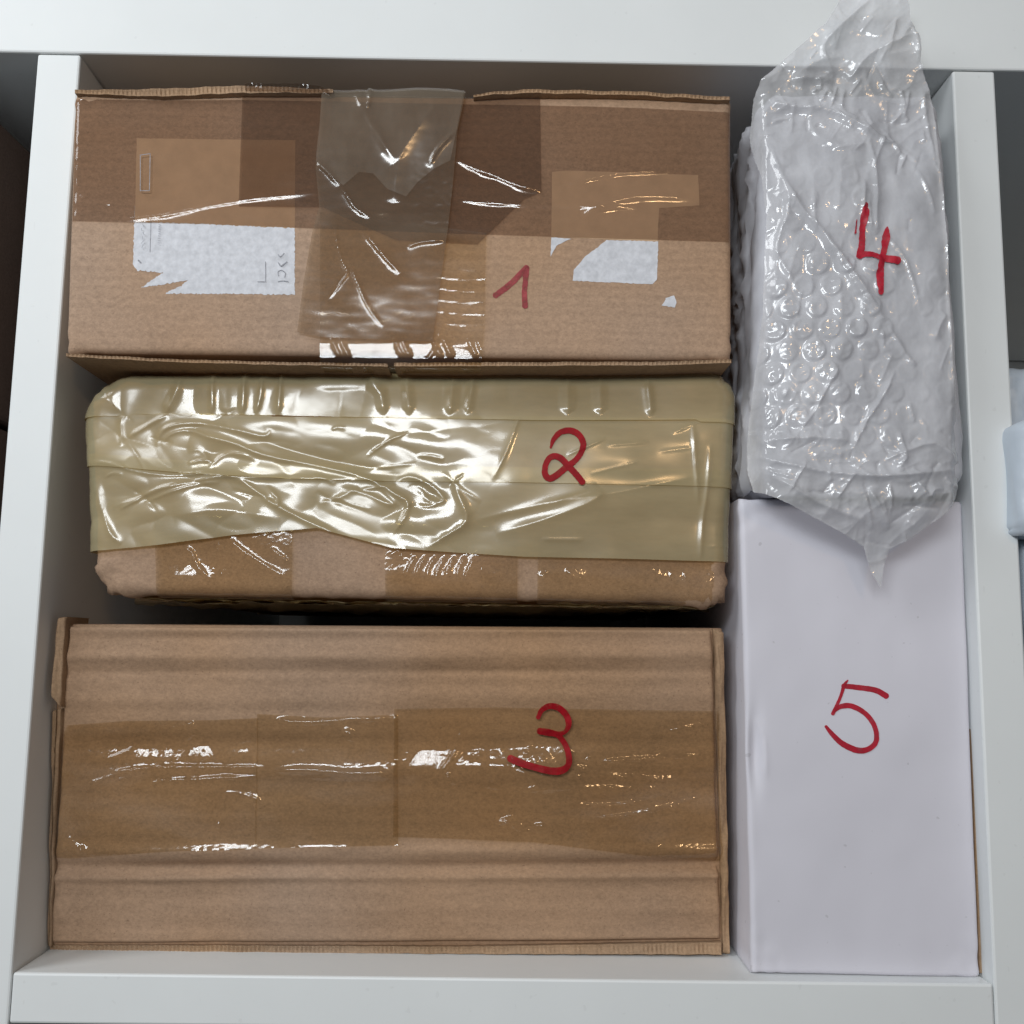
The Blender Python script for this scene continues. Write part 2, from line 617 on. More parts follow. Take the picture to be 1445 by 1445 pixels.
M['white_card'] = plain('white_coated_card', (.675, .66, .72), .5, .3, .03, 14, .2, .03, 800)
M['ink'] = plain('red_marker_ink', (.42, .018, .03), .42, .4, .14, 220)
M['ink_tape'] = plain('glossy_red_ink', (.30, .006, .012), .5, .12, .14, 220)
M['ink_dry'] = plain('dry_red_marker_ink', (.30, .055, .06), .7, .15, .16, 500)
M['backing'] = plain('stained_label_backing', (.58, .40, .26), .85, .1, .06, 200)
M['print'] = plain('faded_print', (.33, .33, .36), .8, .1, .3, 900)
M['wrap'] = plain('bubble_wrap_plastic', (.58, .58, .62), .40, .4, .06, 120, 0, .1, 300)
M['pouch'] = film('clear_plastic_film', (.42, .42, .43), (.39, .39, .40), .13, 1.5, .22, .02, 220, (1, 1, .6), rvar=.5)
M['blue_bag'] = plain('pale_blue_plastic', (.56, .62, .69), .38, .5, .05, 60, 0, .2, 250)
M['wall'] = plain('painted_wall', (.55, .54, .52), .8, .2)

# ------------------------------------------------------------------ the shelving unit
HW = .1675; T = .0163; DEP = .39
shelf = thing('shelf_unit', 'white square shelving unit whose middle compartment holds the numbered parcels', 'shelf', (0, .2, -HW))
box_mesh('top_board', (-.62, .0, HW), (.62, DEP, HW + .038), M['white'], shelf, .0008)
box_mesh('divider', (-HW - T, .0005, -.40), (-HW, DEP, HW - .0004), M['white'], shelf, .0008)
box_mesh('divider', (HW, .0005, -.40), (HW + T, DEP, HW - .0004), M['white'], shelf, .0008)
for x0, x1 in ((-HW + .0003, HW - .0003), (-.60, -HW - T - .0003), (HW + T + .0003, .60)):
    box_mesh('shelf_board', (x0, .0008, -HW - T), (x1, DEP, -HW), M['white'], shelf, .0008)
w = box_mesh('wall', (-1.2, DEP + .004, -.7), (1.2, DEP + .1, .7), M['wall'], None, 0)
w['kind'] = 'structure'

def marker(name, col, rough, spec, lo):
    m = plain(name, col, rough, spec, .22, 260); k = NT(m.node_tree)
    b = next(n for n in m.node_tree.nodes if n.type == 'BSDF_PRINCIPLED')
    tc = k.n('ShaderNodeTexCoord').outputs['Object']
    k.l(k.mapr(k.noise(tc, 700, 3, .7), .32, .55, lo, 1.0), b.inputs['Alpha'])
    return m


M['ink'] = marker('red_marker_ink', (.44, .016, .035), .45, .3, .78)
M['ink_tape'] = marker('glossy_red_ink', (.30, .006, .012), .5, .12, .75)
M['ink_dry'] = marker('dry_red_marker_ink', (.34, .07, .075), .7, .1, .55)

# ------------------------------------------------------------------ box 1
f1 = Face([(104, 130), (1032, 138), (1033, 508), (92, 497)], -.0065, .0025,
          bulge=lambda x, y: .0003 * fbm(x / 260, y / 160, 1) + .00002 * noise(x / 30, y / 9, 2))
z1 = f1.w[3][2]
b1 = thing('cardboard_box', 'brown cardboard box marked 1 with torn white labels, topmost of the stack', 'box',
           (float(f1.w[:, 0].mean()), .1, float(min(f1.w[2][2], f1.w[3][2]))))
carton('carton', f1, .26, M['card1'], b1, 140, 60,
       extra=lambda a, b: .0012 * noise(a * 190, b * 190, 13) * sstep(.016, .0, np.hypot(np.minimum(a, f1.W - a), np.minimum(b, f1.H - b))))
edge_slab('top_flap', [(106, 127), (230, 125), (345, 121), (470, 126)], [(106, 132), (230, 136), (345, 131), (470, 131)], -.009, .2, M['edge'], b1, 2, .0005, 1)
edge_slab('top_flap', [(668, 133), (740, 126), (900, 129), (1030, 137)], [(668, 136), (740, 131), (900, 134), (1030, 142)], -.0095, .2, M['edge'], b1, 2, .0005, 2)
edge_slab('bottom_flap', [(93, 499), (250, 507), (400, 511), (548, 513)], [(93, 503), (250, 511), (400, 515), (548, 517)], -.0072, .2, M['edge'], b1, 2, .0005, 3)
edge_slab('bottom_flap', [(556, 512), (800, 511), (950, 510), (1033, 507)], [(556, 517), (800, 516), (950, 515), (1034, 512)], -.0072, .2, M['edge'], b1, 2, .0005, 4)

# labels left by torn stickers
patch('label_backing', f1, [(193, 195), (417, 198), (416, 322), (300, 317), (190, 313)], 7, .00006, M['backing'], b1, jag=.5, seed=3, bstep=4)
patch('label_backing', f1, [(779, 243), (800, 241), (985, 247), (987, 290), (930, 294), (928, 341), (800, 335), (778, 334)], 7, .00006, M['backing'], b1, jag=.5, seed=4, bstep=4)
patch('paper_label', f1, [(190, 313), (300, 317), (416, 322), (416, 416), (233, 414), (256, 403), (266, 395), (240, 400), (199, 406), (212, 397), (231, 385), (194, 382), (188, 374), (190, 290)],
      7, .00008, M['paper'], b1, jag=1.6, seed=2, bstep=2)
patch('paper_label', f1, [(856, 338.5), (929, 341), (927, 395), (921, 401), (808, 396), (810, 380), (826, 362)],
      7, .00008, M['paper'], b1, jag=.9, seed=5, bstep=3)
patch('paper_label', f1, [(778, 335), (806, 337), (796, 341), (785, 347), (777, 362)], 5, .00008, M['paper'], b1, jag=.6, seed=6, bstep=3)
patch('paper_label', f1, [(934, 431), (940, 420), (951, 417), (954, 424), (953, 434)], 5, .00008, M['paper'], b1, jag=1.2, seed=8, bstep=3)
marks = [[(213, 312, 1), (212, 356, .9)], [(196, 368, 2.5), (199, 371, 2)], [(375, 370, 1), (375, 398, 1)], [(375, 398, 1), (364, 398, .8)],
         [(393, 371, 1.4), (397, 376, 1.8), (405, 370, 1.6)], [(393, 360, 1.2), (396, 363, 1.2), (401, 358, 1)],
         [(393, 390, 1), (393, 384, 1), (398, 382, 1), (403, 386, 1), (402, 392, 1)], [(393, 398, 1), (400, 397, 1), (407, 398, 1)]]
for k in range(12):
    yy = 318 + k * 2.6
    marks.append([(224.5, yy, .6), (227.5, yy + random.uniform(-.5, .5), .6)])
for k in range(6):
    marks.append([(203 + random.uniform(-2, 2), 318 + k * 6, .7), (203 + random.uniform(-2, 3), 322 + k * 6, .7)])
marks += [[(200, 222, .9), (200, 272, .9)], [(214, 220, .9), (213, 272, .9)], [(200, 272, .9), (213, 272, .9)], [(200, 222, .9), (214, 220, .9)]]
ribbon('print_remnant', f1, marks, .00014, M['print'], b1, n=3)['kind'] = 'stuff'


def h_band(x, y):
    h = .00008 * noise(x / 40, y / 12, 3) + .00005
    h = h + crease(x, y, [(150, 312), (230, 305), (330, 285), (450, 272)], 2.2, .0004)
    h = h + crease(x, y, [(112, 276), (135, 285), (160, 288)], 2.5, .0003)
    h = h + crease(x, y, [(640, 224), (668, 238), (700, 250), (735, 264), (765, 271)], 3.2, .0008)
    h = h + crease(x, y, [(640, 282), (700, 288), (790, 291), (900, 294)], 2.2, .00045)
    h = h + crease(x, y, [(800, 260), (870, 246), (960, 241)], 3, .0006)
    h = h + crease(x, y, [(820, 300), (900, 278), (990, 282)], 7, .0008)
    h = h + crease(x, y, [(105, 143), (130, 136), (155, 138)], 2, .0004)
    return h


patch('packing_tape', f1, [(107, 141), (220, 142), (340, 141), (760, 149), (900, 153), (1031, 159), (1032, 342), (800, 335), (670, 331), (460, 323), (300, 317), (101, 312)],
      2.2, .0002, M['btape'], b1, extra=h_band)


def h_pieceA(x, y):
    return .0001 * noise(x / 30, y / 20, 8) + h_band(x, y) + .00012


patch('packing_tape', f1, [(343, 118), (400, 122), (600, 128), (762, 130), (764, 272), (740, 282), (674, 346), (560, 340), (455, 293), (337, 292)],
      2.2, .0004, M['btape'], b1, extra=h_pieceA, jag=.3)


def h_clear1(x, y):
    h = .00004 * np.abs(noise(x / 25, y / 12, 5)) + .0002
    for k in range(7):
        yy = 390 + k * 16
        h = h + crease(x, y, [(615, yy), (650, yy + 4), (690, yy + 3 + 3 * (k % 2))], 1.2, .00010)
    h = h + crease(x, y, [(631, 440), (615, 490), (600, 512)], 2, .0004)
    # buckling where it turns under the lower edge
    for xa in (468, 480, 556, 566, 610, 625, 660, 672):
        h = h + crease(x, y, [(xa, 474), (xa + 6, 492), (xa + 14, 506)], 2.5, .0007)
    h = h + .00030 * sstep(468, 486, y) * (1 - np.clip((y - 486) / 17, 0, 1) * (1 + .25 * noise(x / 14, y / 30, 9)))
    return h


f1b = Face([(104, 130), (1032, 138), (1033, 518), (92, 510)], -.0072, .0022, bulge=f1.bulge)
patch('clear_tape', f1b, [(452, 300), (686, 330), (683, 460), (680, 500), (676, 545), (560, 545), (452, 545)], 2, .00055, M['clear'], b1, extra=h_clear1)


def h_sheet(x, y):
    loose = sstep(330, 180, y)
    h = .0002 + .0011 * loose * (fbm(x / 90 + .3 * y / 60, y / 160, 11, 1) + .5) + .00002 * noise(x / 18, y / 14, 6)
    h = h + crease(x, y, [(500, 130), (520, 170), (540, 205), (560, 235)], 9, .0010)
    h = h + crease(x, y, [(620, 150), (590, 190), (565, 230), (555, 290)], 14, .0009)
    h = h + crease(x, y, [(645, 190), (620, 215), (605, 240)], 4, .0008)
    h = h + crease(x, y, [(484, 268), (492, 280), (503, 296), (524, 310)], 2.6, .0006, .4)
    h = h + crease(x, y, [(510, 322), (530, 348), (545, 366), (565, 388)], 3.0, .0007, .3)
    h = h + crease(x, y, [(478, 305), (476, 340), (484, 370), (492, 388), (484, 400), (466, 424)], 1.8, .0004)
    h = h + crease(x, y, [(494, 372), (505, 400), (520, 435), (541, 463)], 1.8, .0004)
    h = h + crease(x, y, [(519, 135), (524, 140), (520, 160)], 4, .0009)
    h = h + crease(x, y, [(480, 265), (462, 245), (450, 235)], 3, .0007)
    h = h + crease(x, y, [(575, 352), (595, 345), (630, 342)], 3, .0006)
    return h + .00012 * np.abs(noise(x / 16, y / 12, 7)) * sstep(575, 590, x) * sstep(225, 245, y) * sstep(345, 320, y)


patch('packing_tape', f1, [(456, 121), (520, 129), (600, 133), (657, 136), (646, 190), (640, 260), (632, 330), (611, 484), (520, 481), (455, 478), (421, 471), (430, 400), (443, 325), (452, 296), (447, 240), (453, 180)],
      1.8, .0019, M['gtape'], b1, extra=h_sheet, jag=.4)
patch('tape_sheen_layer', f1, [(457, 123), (520, 130), (600, 134), (655, 137), (645, 190), (636, 232), (612, 244), (590, 262), (574, 282), (548, 272), (528, 250), (508, 248), (486, 266), (462, 248), (448, 236), (448, 222), (453, 180)],
      1.8, .0023, M['sheen_tape'], b1, extra=h_sheet, jag=.25)  # overlaid layer: sheen painted over the upper half of the grey-brown tape
edge_slab('tape_end', [(345, 118), (400, 117), (450, 121), (466, 128)], [(345, 124), (400, 127), (450, 127), (466, 132)], -.0105, .012, M['btape'], b1, 3, .0008, 9)
ribbon('handwritten_number', f1, [[(699, 417, 8), (720, 401, 8.5), (743, 378, 8.5)], [(743, 378, 8), (741, 400, 7.5), (740, 415, 7.5), (741, 432, 8)]],
       .00012, M['ink_dry'], b1, rough=.4)

# ------------------------------------------------------------------ box 2
f2 = Face([(126, 541), (1027, 533), (1021, 850), (138, 836)], .0085, .0038, (.017, .008, .006, .011),
          bulge=lambda x, y: .0016 * fbm(x / 330, y / 200, 21) + .0025 * sstep(120, 400, x) * sstep(1040, 800, x) * sstep(500, 640, y) * sstep(860, 700, y))
b2 = thing('taped_box', 'box marked 2 wrapped in shiny creased olive tape, between boxes 1 and 3', 'box',
           (float(f2.w[:, 0].mean()), .1, float(f2.w[2:, 2].mean())))
carton('carton', f2, .24, M['card2'], b2, 120, 50, extra=lambda a, b: .0022 * ridged(a * 80, b * 80, 3, 3) * sstep(.026, .0, np.hypot(np.minimum(a, f2.W - a), np.minimum(b, f2.H - b)))
       + .0005 * ridged(a * 60, b * 60, 4, 2) * sstep(.012, .0, np.minimum(np.minimum(a, f2.W - a), np.minimum(b, f2.H - b))))

CR2 = [
    ([(186, 620), (210, 605), (243, 588)], 4, .0011),
    ([(226, 633), (233, 613), (253, 603), (286, 601), (326, 608), (376, 620), (386, 610)], 5, .0013),
    ([(231, 630), (246, 616), (273, 611), (299, 620), (339, 631), (376, 646), (432, 656), (499, 671), (532, 683), (558, 699), (578, 713), (572, 736), (552, 759)], 4.5, .0014),
    ([(130, 653), (166, 658), (200, 668), (250, 673), (299, 671), (352, 676), (432, 678), (560, 680)], 3.5, .0011),
    ([(163, 718), (193, 708), (230, 693), (273, 683), (313, 676), (339, 678), (366, 696), (399, 719), (449, 743), (499, 762), (565, 772)], 4.5, .0013),
    ([(210, 711), (250, 696), (286, 686), (316, 683)], 3, .0008),
    ([(175, 568), (174, 600), (177, 632)], 4, .0010),
    ([(140, 676), (147, 716), (160, 753), (176, 769)], 5, .0012),
    ([(560, 683), (577, 676), (605, 686), (626, 704), (622, 711), (605, 707), (591, 690)], 5, .0012),
    ([(640, 680), (650, 707), (659, 738), (629, 759), (602, 776)], 7, .0017),
    ([(560, 752), (574, 725), (577, 711)], 3.5, .0008),
    ([(975, 602), (979, 660), (984, 714)], 3, .0009),
    ([(999, 630), (996, 690), (990, 740), (988, 790)], 4, .0011),
    ([(664, 738), (768, 714), (871, 697), (975, 676)], 7, .0007),
    ([(700, 755), (770, 735), (830, 712), (850, 697)], 10, .0012),
    ([(300, 664), (320, 645), (345, 645), (370, 655)], 4, .0009),
    ([(370, 625), (420, 640), (480, 655), (560, 668)], 9, -.0015),
    ([(450, 712), (480, 705), (510, 690)], 6, .0008),
    ([(380, 690), (395, 705), (396, 718)], 3, .0008),
    ([(250, 730), (320, 722), (400, 735)], 10, .0009),
    ([(270, 638), (290, 640), (300, 655)], 5, .0008),
    ([(756, 534), (735, 585), (715, 640), (695, 682)], 4, .0007),
    ([(480, 690), (520, 700), (545, 712), (560, 716)], 3.5, .0008),
]
CR2T = [
    ([(260, 543), (252, 562), (238, 588)], 7, .0012), ([(303, 536), (305, 560), (304, 590)], 4, .0011),
    ([(349, 533), (349, 560), (347, 590)], 4.5, .0011), ([(375, 540), (372, 565), (366, 588)], 3.5, .0010),
    ([(401, 530), (399, 560), (397, 590)], 4, .0012), ([(325, 535), (326, 590)], 9, -.0012), ([(420, 535), (470, 545), (560, 540)], 8, .0005),
    ([(520, 540), (540, 560), (545, 590)], 8, .0009), ([(575, 534), (580, 590)], 7, .0009), ([(640, 540), (636, 590)], 9, .0010), ([(668, 540), (660, 590)], 7, .0008),
    ([(911, 541), (914, 565), (916, 592)], 6, .0009), ([(800, 540), (800, 590)], 9, .0004), ([(845, 540), (846, 590)], 9, .0004),
]


FINE2 = []
for k in range(20):
    xa, ya = random.uniform(140, 660), random.uniform(600, 765)
    L_, an = random.uniform(18, 70), random.gauss(.15, .45)
    dx, dy = L_ * math.cos(an), L_ * math.sin(an)
    FINE2.append(([(xa, ya), (xa + dx * .5, ya + dy * .5 + random.uniform(-5, 5)), (xa + dx, ya + dy)], random.uniform(1.4, 2.6), random.uniform(.00015, .0004) * random.choice((1, 1, -1))))
for k in range(8):
    xa, ya = random.uniform(720, 1000), random.uniform(600, 780)
    FINE2.append(([(xa, ya), (xa + random.uniform(20, 70), ya - random.uniform(-5, 25))], random.uniform(1.4, 2.4), random.uniform(.0001, .00025)))


def h2(x, y):
    h = .00035 + .0011 * np.abs(noise(x / 130 + y / 260, y / 52 - x / 420, 31)) * sstep(760, 600, x) * (1 - .55 * sstep(360, 430, x) * sstep(690, 660, y)) + .0004 * np.abs(noise(x / 60 - y / 90, y / 40, 36)) * sstep(760, 560, x) + .0003 * fbm(x / 160, y / 60, 33, 2) * sstep(600, 800, x)
    h = h + .00001 * noise(x / 14, y / 9, 35) * sstep(780, 600, x)
    # right of the slanting line the tape lies flat, turned a little downwards
    for p, w_, q in CR2:
        h = h + crease(x, y, p, w_ * .9, q * .55)
    for p, w_, q in FINE2:
        h = h + crease(x, y, p, w_, q)
    return h


def h2top(x, y):
    h = .00040 + .0006 * np.abs(noise(x / 40 + y / 160, y / 120, 41)) * sstep(800, 640, x) + .00001 * noise(x / 12, y / 10, 42)
    for p, w_, q in CR2T:
        h = h + crease(x, y, p, w_ * .9, q * .55) + tent(x, y, p, w_ * 1.4, .20, 0, .12)
    return h


def h2low(x, y):
    h = .00025 + .0001 * np.abs(noise(x / 9, y / 5, 51))
    for p, w_, q in [([(258, 806), (266, 785), (271, 778), (282, 800), (300, 820)], 3, .0009), ([(310, 765), (311, 800), (308, 830)], 2.5, .0006),
                     ([(325, 760), (340, 775), (370, 795), (404, 815)], 4, .0009), ([(385, 775), (412, 797)], 3, .0007),
                     ([(797, 804), (812, 815), (830, 818)], 2.5, .0006), ([(766, 808), (767, 835)], 4, .0006), ([(946, 800), (950, 838)], 3, .0006), ([(965, 800), (970, 840)], 3, .0006)]:
        h = h + crease(x, y, p, w_, q)
    for k in range(7):
        xa = 575 + k * 14
        h = h + crease(x, y, [(xa + 12, 786), (xa + 2, 805), (xa - 4 + 3 * (k % 3), 826)], 2.4, .0007)
    h = h + .0008 * sstep(795, 815, y) * sstep(845, 825, y) * (.4 + .6 * sstep(.0, .5, noise(x / 60, y * 0, 52)))
    return h


patch('clear_tape', f2, [(222, 730), (415, 730), (413, 850), (222, 850)], 2, .0012, M['clear'], b2, extra=h2low)
patch('clear_tape', f2, [(545, 740), (730, 745), (730, 862), (545, 860)], 2, .0012, M['clear'], b2, extra=h2low)
patch('clear_tape', f2, [(758, 760), (1008, 770), (1006, 862), (758, 862)], 2, .0012, M['clear'], b2, extra=h2low)
patch('olive_tape', f2, [(112, 640), (300, 655), (560, 660), (800, 664), (1036, 664), (1034, 793), (900, 790), (740, 787), (610, 779), (555, 775), (450, 747), (330, 757), (230, 770), (134, 779), (100, 778)],
      1.9, .0019, M['olive'], b2, extra=h2, jag=.3)
patch('olive_tape', f2, [(104, 588), (175, 586), (384, 588), (388, 592), (700, 591), (1040, 594), (1038, 690), (980, 688), (560, 682), (430, 679), (300, 673), (100, 656)],
      1.9, .0025, M['olive'], b2, extra=h2, jag=.3)
patch('olive_tape', f2, [(104, 508), (1040, 500), (1036, 600), (985, 599), (978, 596), (750, 598), (560, 594), (384, 590), (174, 587), (104, 592)],
      2.2, .0031, M['olive'], b2, extra=h2top, jag=.25)
patch('olive_tape', f2, [(180, 853), (420, 856), (1012, 858), (1010, 900), (180, 895)], 5, .0012, M['olive'], b2, extra=lambda x, y: .001 * ridged(x / 80, y / 20, 55))
xs = np.arange(190, 1005, 5.0)
ya = np.interp(xs, [190, 260, 1004], [846, 850, 853]); yb = np.interp(xs, [190, 400, 700, 1004], [852, 864, 872, 862]) + 3 * noise(xs / 40, xs * 0, 57)
V = []
for t in np.linspace(0, 1, 7):
    q = unproject(xs, ya * (1 - t) + yb * t, .0135 + .05 * t)
    q[:, 2] += .0012 * noise(xs / 25, xs * 0 + t * 3, 58)
    V += list(q)
n_ = len(xs)
mesh_obj('olive_tape', V, [(k * n_ + i, k * n_ + n_ + i, k * n_ + n_ + i + 1, k * n_ + i + 1) for k in range(6) for i in range(n_ - 1)], M['olive'], b2)
ribbon('handwritten_number', f2, [[(776, 636, 3), (780, 625, 6.5), (789, 615, 8), (802, 612, 9), (814, 617, 9), (821, 629, 8.5), (819, 641, 8), (811, 653, 8), (798, 663, 9),
                                   (786, 673, 9), (776, 679, 9), (769, 675, 9), (768, 664, 8), (773, 652, 8), (781, 648, 8.5), (790, 651, 9), (799, 660, 9), (810, 672, 9), (820, 684, 9)]],
       .0029, M['ink_tape'], b2, extra=h2, rough=.3)

# ------------------------------------------------------------------ box 3
FOLD = [(900, 8, -.0005), (926, 10, .0008), (948, 6, -.0004), (986, 14, .0005), (1014, 9, .00015), (1050, 14, -.0006), (1086, 12, .0003), (1116, 20, -.0003), (1160, 16, .0001),
        (1200, 8, .0005), (1222, 8, -.0014), (1238, 5, .0008), (1285, 18, .0006)]


def F3(x, y):
    yy = y + (x - 500) * .003 + 1.2 * noise(x / 260, y / 160, 61)
    h = .0009 * fbm(x / 300, y / 120, 62) + .00012 * noise(x / 40, y / 25, 64)
    for c, w_, q in FOLD:
        if c == 1014:
            q = q * (.35 + 1.3 * np.exp(-((x - 470) / 110) ** 2))
        if c == 1086:
            q = q * (.35 + 1.0 * np.exp(-((x - 500) / 100) ** 2))
        h = h + 1.6 * q * np.exp(-((yy - c) / w_) ** 2) * (.85 + .5 * noise(x / 200 + c, x * 0, 63))
    return h


f3 = Face([(80, 880), (1021, 886), (1030, 1346), (67, 1340)], (.0165, .019, .031, .0285), .0025)
b3 = thing('corrugated_box', 'brown cardboard box marked 3 with clear tape, bottom left of the stack', 'box',
           (float(f3.w[:, 0].mean()), .15, -HW))
carton('carton', f3, .27, M['card3'], b3, 60, 40)
f3p = Face([(97, 884), (1004, 889), (1017, 1326), (71, 1331)], (.013, .0155, .0275, .025), .0014, bulge=F3)
carton('front_flap', f3p, .0018, M['card3'], b3, 150, 130, nside=1)
# torn perforated lip under the front flap
edge_slab('bottom_flap', [(70, 1334), (300, 1334), (640, 1336), (1020, 1330)], [(70, 1342), (300, 1344), (640, 1346), (1030, 1347)], .0275, .01, M['edge'], b3, 3, .0006, 12)
fs3 = Face([(79, 872), (92, 870), (84, 998), (71, 984)], .0105, .0014, bulge=lambda x, y: .0012 * noise(x / 9, y / 40, 66))
carton('side_flap', fs3, .02, M['edge'], b3, 8, 24, nside=2)
fs4 = Face([(73, 1003), (84, 1000), (72, 1338), (65, 1338)], (.0155, .0155, .026, .026), .0012, bulge=lambda x, y: .0015 * noise(x / 12, y / 50, 67))
carton('side_flap', fs4, .02, M['edge'], b3, 8, 30, nside=2)
fs5 = Face([(1007, 887), (1022, 892), (1031, 1348), (1021, 1348)], (.0165, .0165, .0285, .0285), .0014, bulge=lambda x, y: .0016 * noise(x / 12, y / 45, 68) + .0006 * noise(x / 5, y / 12, 69))
carton('side_flap', fs5, .02, M['edge'], b3, 8, 60, nside=2)


def h3(x, y):
    h = .00025 + .0001 * np.abs(noise(x / 10, y / 6, 71)) + .0003 * sstep(.1, .8, noise(x / 80, y / 30, 72))
    L = [([(140, 1076), (180, 1060), (205, 1040), (214, 1028)], 3.5, .0008), ([(225, 1042), (245, 1028), (270, 1022), (277, 1030), (262, 1045), (245, 1056)], 5, .0013),
         ([(120, 1106), (150, 1098), (185, 1085), (190, 1100)], 3.5, .0010), ([(215, 1108), (225, 1102), (290, 1098), (380, 1096)], 3, .0008),
         ([(130, 1090), (230, 1082), (330, 1082), (385, 1082)], 3, .0009),
         ([(330, 1052), (350, 1048), (382, 1044)], 2, .0005), ([(364, 1015), (364, 1050), (365, 1075)], 1.6, .0004), ([(341, 1095), (341, 1140), (340, 1195)], 1.6, .0004),
         ([(308, 1160), (310, 1168)], 3, .0009), ([(290, 1118), (340, 1120), (375, 1132)], 5, .0006), ([(96, 1180), (115, 1195), (124, 1205)], 3, .0009),
         ([(383, 1014), (430, 1018), (470, 1016), (500, 1014), (568, 1012)], 5, .0012),
         ([(474, 1040), (490, 1032), (505, 1042), (520, 1058)], 6, .0013),
         ([(380, 1088), (430, 1086), (500, 1090), (560, 1088)], 6, .0017),
         ([(650, 1030), (645, 1055), (632, 1075), (617, 1092)], 3.5, .0013), ([(655, 1030), (650, 1056), (637, 1078), (622, 1094)], 2, .0007),
         ([(630, 1090), (644, 1104)], 3, .0010), ([(712, 1040), (708, 1060)], 2, .0008), ([(738, 1066), (752, 1054)], 3.5, .0011),
         ([(700, 1160), (712, 1158), (720, 1155), (728, 1166), (745, 1172)], 4, .0014), ([(735, 1170), (770, 1176)], 2, .0007), ([(752, 1164), (770, 1163)], 3, .0008),
         ([(840, 1074), (880, 1072), (940, 1068), (1000, 1065)], 3, .0011), ([(826, 1070), (836, 1075)], 3, .0009),
         ([(800, 1134), (850, 1136), (880, 1134), (945, 1120)], 3, .0009), ([(825, 1155), (880, 1150), (950, 1136), (1000, 1118)], 3, .0008),
         ([(660, 1100), (720, 1112), (800, 1110), (900, 1112), (1000, 1104)], 7, .0009), ([(805, 1078), (850, 1092), (900, 1098), (1000, 1100)], 5, .0009),
         ([(640, 1110), (660, 1130), (690, 1150)], 3, .0005), ([(720, 1086), (780, 1094), (840, 1100)], 5, .0009),
         ([(900, 1040), (950, 1030), (1003, 1018)], 3, .0006)]
    for p, w_, q in L:
        h = h + crease(x, y, p, w_ * .9, q * .55) + tent(x, y, p, w_ * 1.4, .20, 0, .12)
    h = h + tent(x, y, [(560, 1104), (660, 1103), (820, 1100)], 46, .13, 0, .05) + tent(x, y, [(90, 1112), (200, 1106), (330, 1100)], 60, .13, 0, .05) + tent(x, y, [(650, 1186), (800, 1180)], 24, .12, 0, .05)
    for p, w_, q in (([(372, 1018), (440, 1021), (500, 1018)], 8, .25), ([(505, 1016), (570, 1015)], 7, .25), ([(476, 1044), (495, 1042), (522, 1060)], 10, .24),
                     ([(430, 1097), (500, 1096), (562, 1094)], 11, .26), ([(300, 1096), (380, 1095)], 5, .27), ([(214, 1052), (245, 1038), (278, 1030)], 9, .25),
                     ([(120, 1108), (150, 1104), (186, 1096)], 5, .27), ([(617, 1094), (634, 1076), (650, 1034)], 6, .22), ([(630, 1094), (645, 1106)], 5, .26),
                     ([(738, 1068), (754, 1056)], 5, .24), ([(699, 1164), (715, 1158), (728, 1166)], 7, .2), ([(92, 1184), (104, 1180)], 5, .3), ([(113, 1202), (122, 1192)], 5, .3)):
        h = h + tent(x, y, p, w_, q)
    return h


patch('clear_tape', f3p, [(96, 1023), (180, 1017), (300, 1016), (365, 1013), (362, 1197), (240, 1200), (100, 1210), (64, 1208), (66, 1100)], 1.9, .0004, M['clear'], b3, extra=h3, jag=.3)
patch('clear_tape', f3p, [(364, 1007), (460, 1012), (562, 1008), (562, 1192), (361, 1196)], 1.9, .0009, M['clear'], b3, extra=h3, jag=.4)
patch('clear_tape', f3p, [(557, 1000), (700, 998), (1003, 1003), (1012, 1003), (1024, 1216), (900, 1205), (750, 1186), (555, 1180)], 1.9, .0014, M['clear'], b3, extra=h3, jag=.3)
ribbon('handwritten_number', f3p, [[(759, 1012, 6), (764, 1002, 7), (774, 996, 8.5), (787, 998, 9), (798, 1008, 9), (802, 1020, 8.5), (798, 1031, 6), (788, 1035, 7), (774, 1033, 10), (761, 1031, 9)],
                                   [(774, 1033, 9), (787, 1037, 8), (797, 1050, 8), (802, 1066, 8.5), (801, 1078, 8.5), (793, 1085, 10), (778, 1086, 10), (755, 1081, 9.5), (735, 1075, 10), (720, 1069, 10)]],
       .0022, M['ink_tape'], b3, extra=h3, rough=.3)

# ------------------------------------------------------------------ box 5
f5 = Face([(1043, 703), (1359, 707), (1383, 1380), (1062, 1374)], .008, .0018,
          bulge=lambda x, y: .0006 * fbm(x / 200, y / 260, 81) - .0022 * np.exp(-((x - 1066) / 9) ** 2 - ((y - 1060) / 50) ** 2)
          + crease(x, y, [(1066, 1010), (1079, 1050), (1080, 1100)], 3, .0006))
b5 = thing('white_box', 'plain white cardboard box marked 5 standing on the shelf right of box 3', 'box', (float(f5.w[:, 0].mean()), .12, -HW))
carton('carton', f5, .25, M['white_card'], b5, 80, 140,
       extra=lambda a, b: .0007 * noise(a * 160, b * 160, 83) * sstep(.02, .0, np.minimum(np.hypot(a, b), np.minimum(np.hypot(a, f5.H - b), np.hypot(f5.W - a, f5.H - b))))
       + .00025 * noise(b * 60, a * 0, 84) * sstep(.004, 0, np.abs(a)))
fe = Face([(1359, 712), (1364, 712), (1388, 1374), (1383, 1374)], .0095, .0005)
carton('cardboard_edge', fe, .02, M['edge'], b5, 3, 60, nside=2)
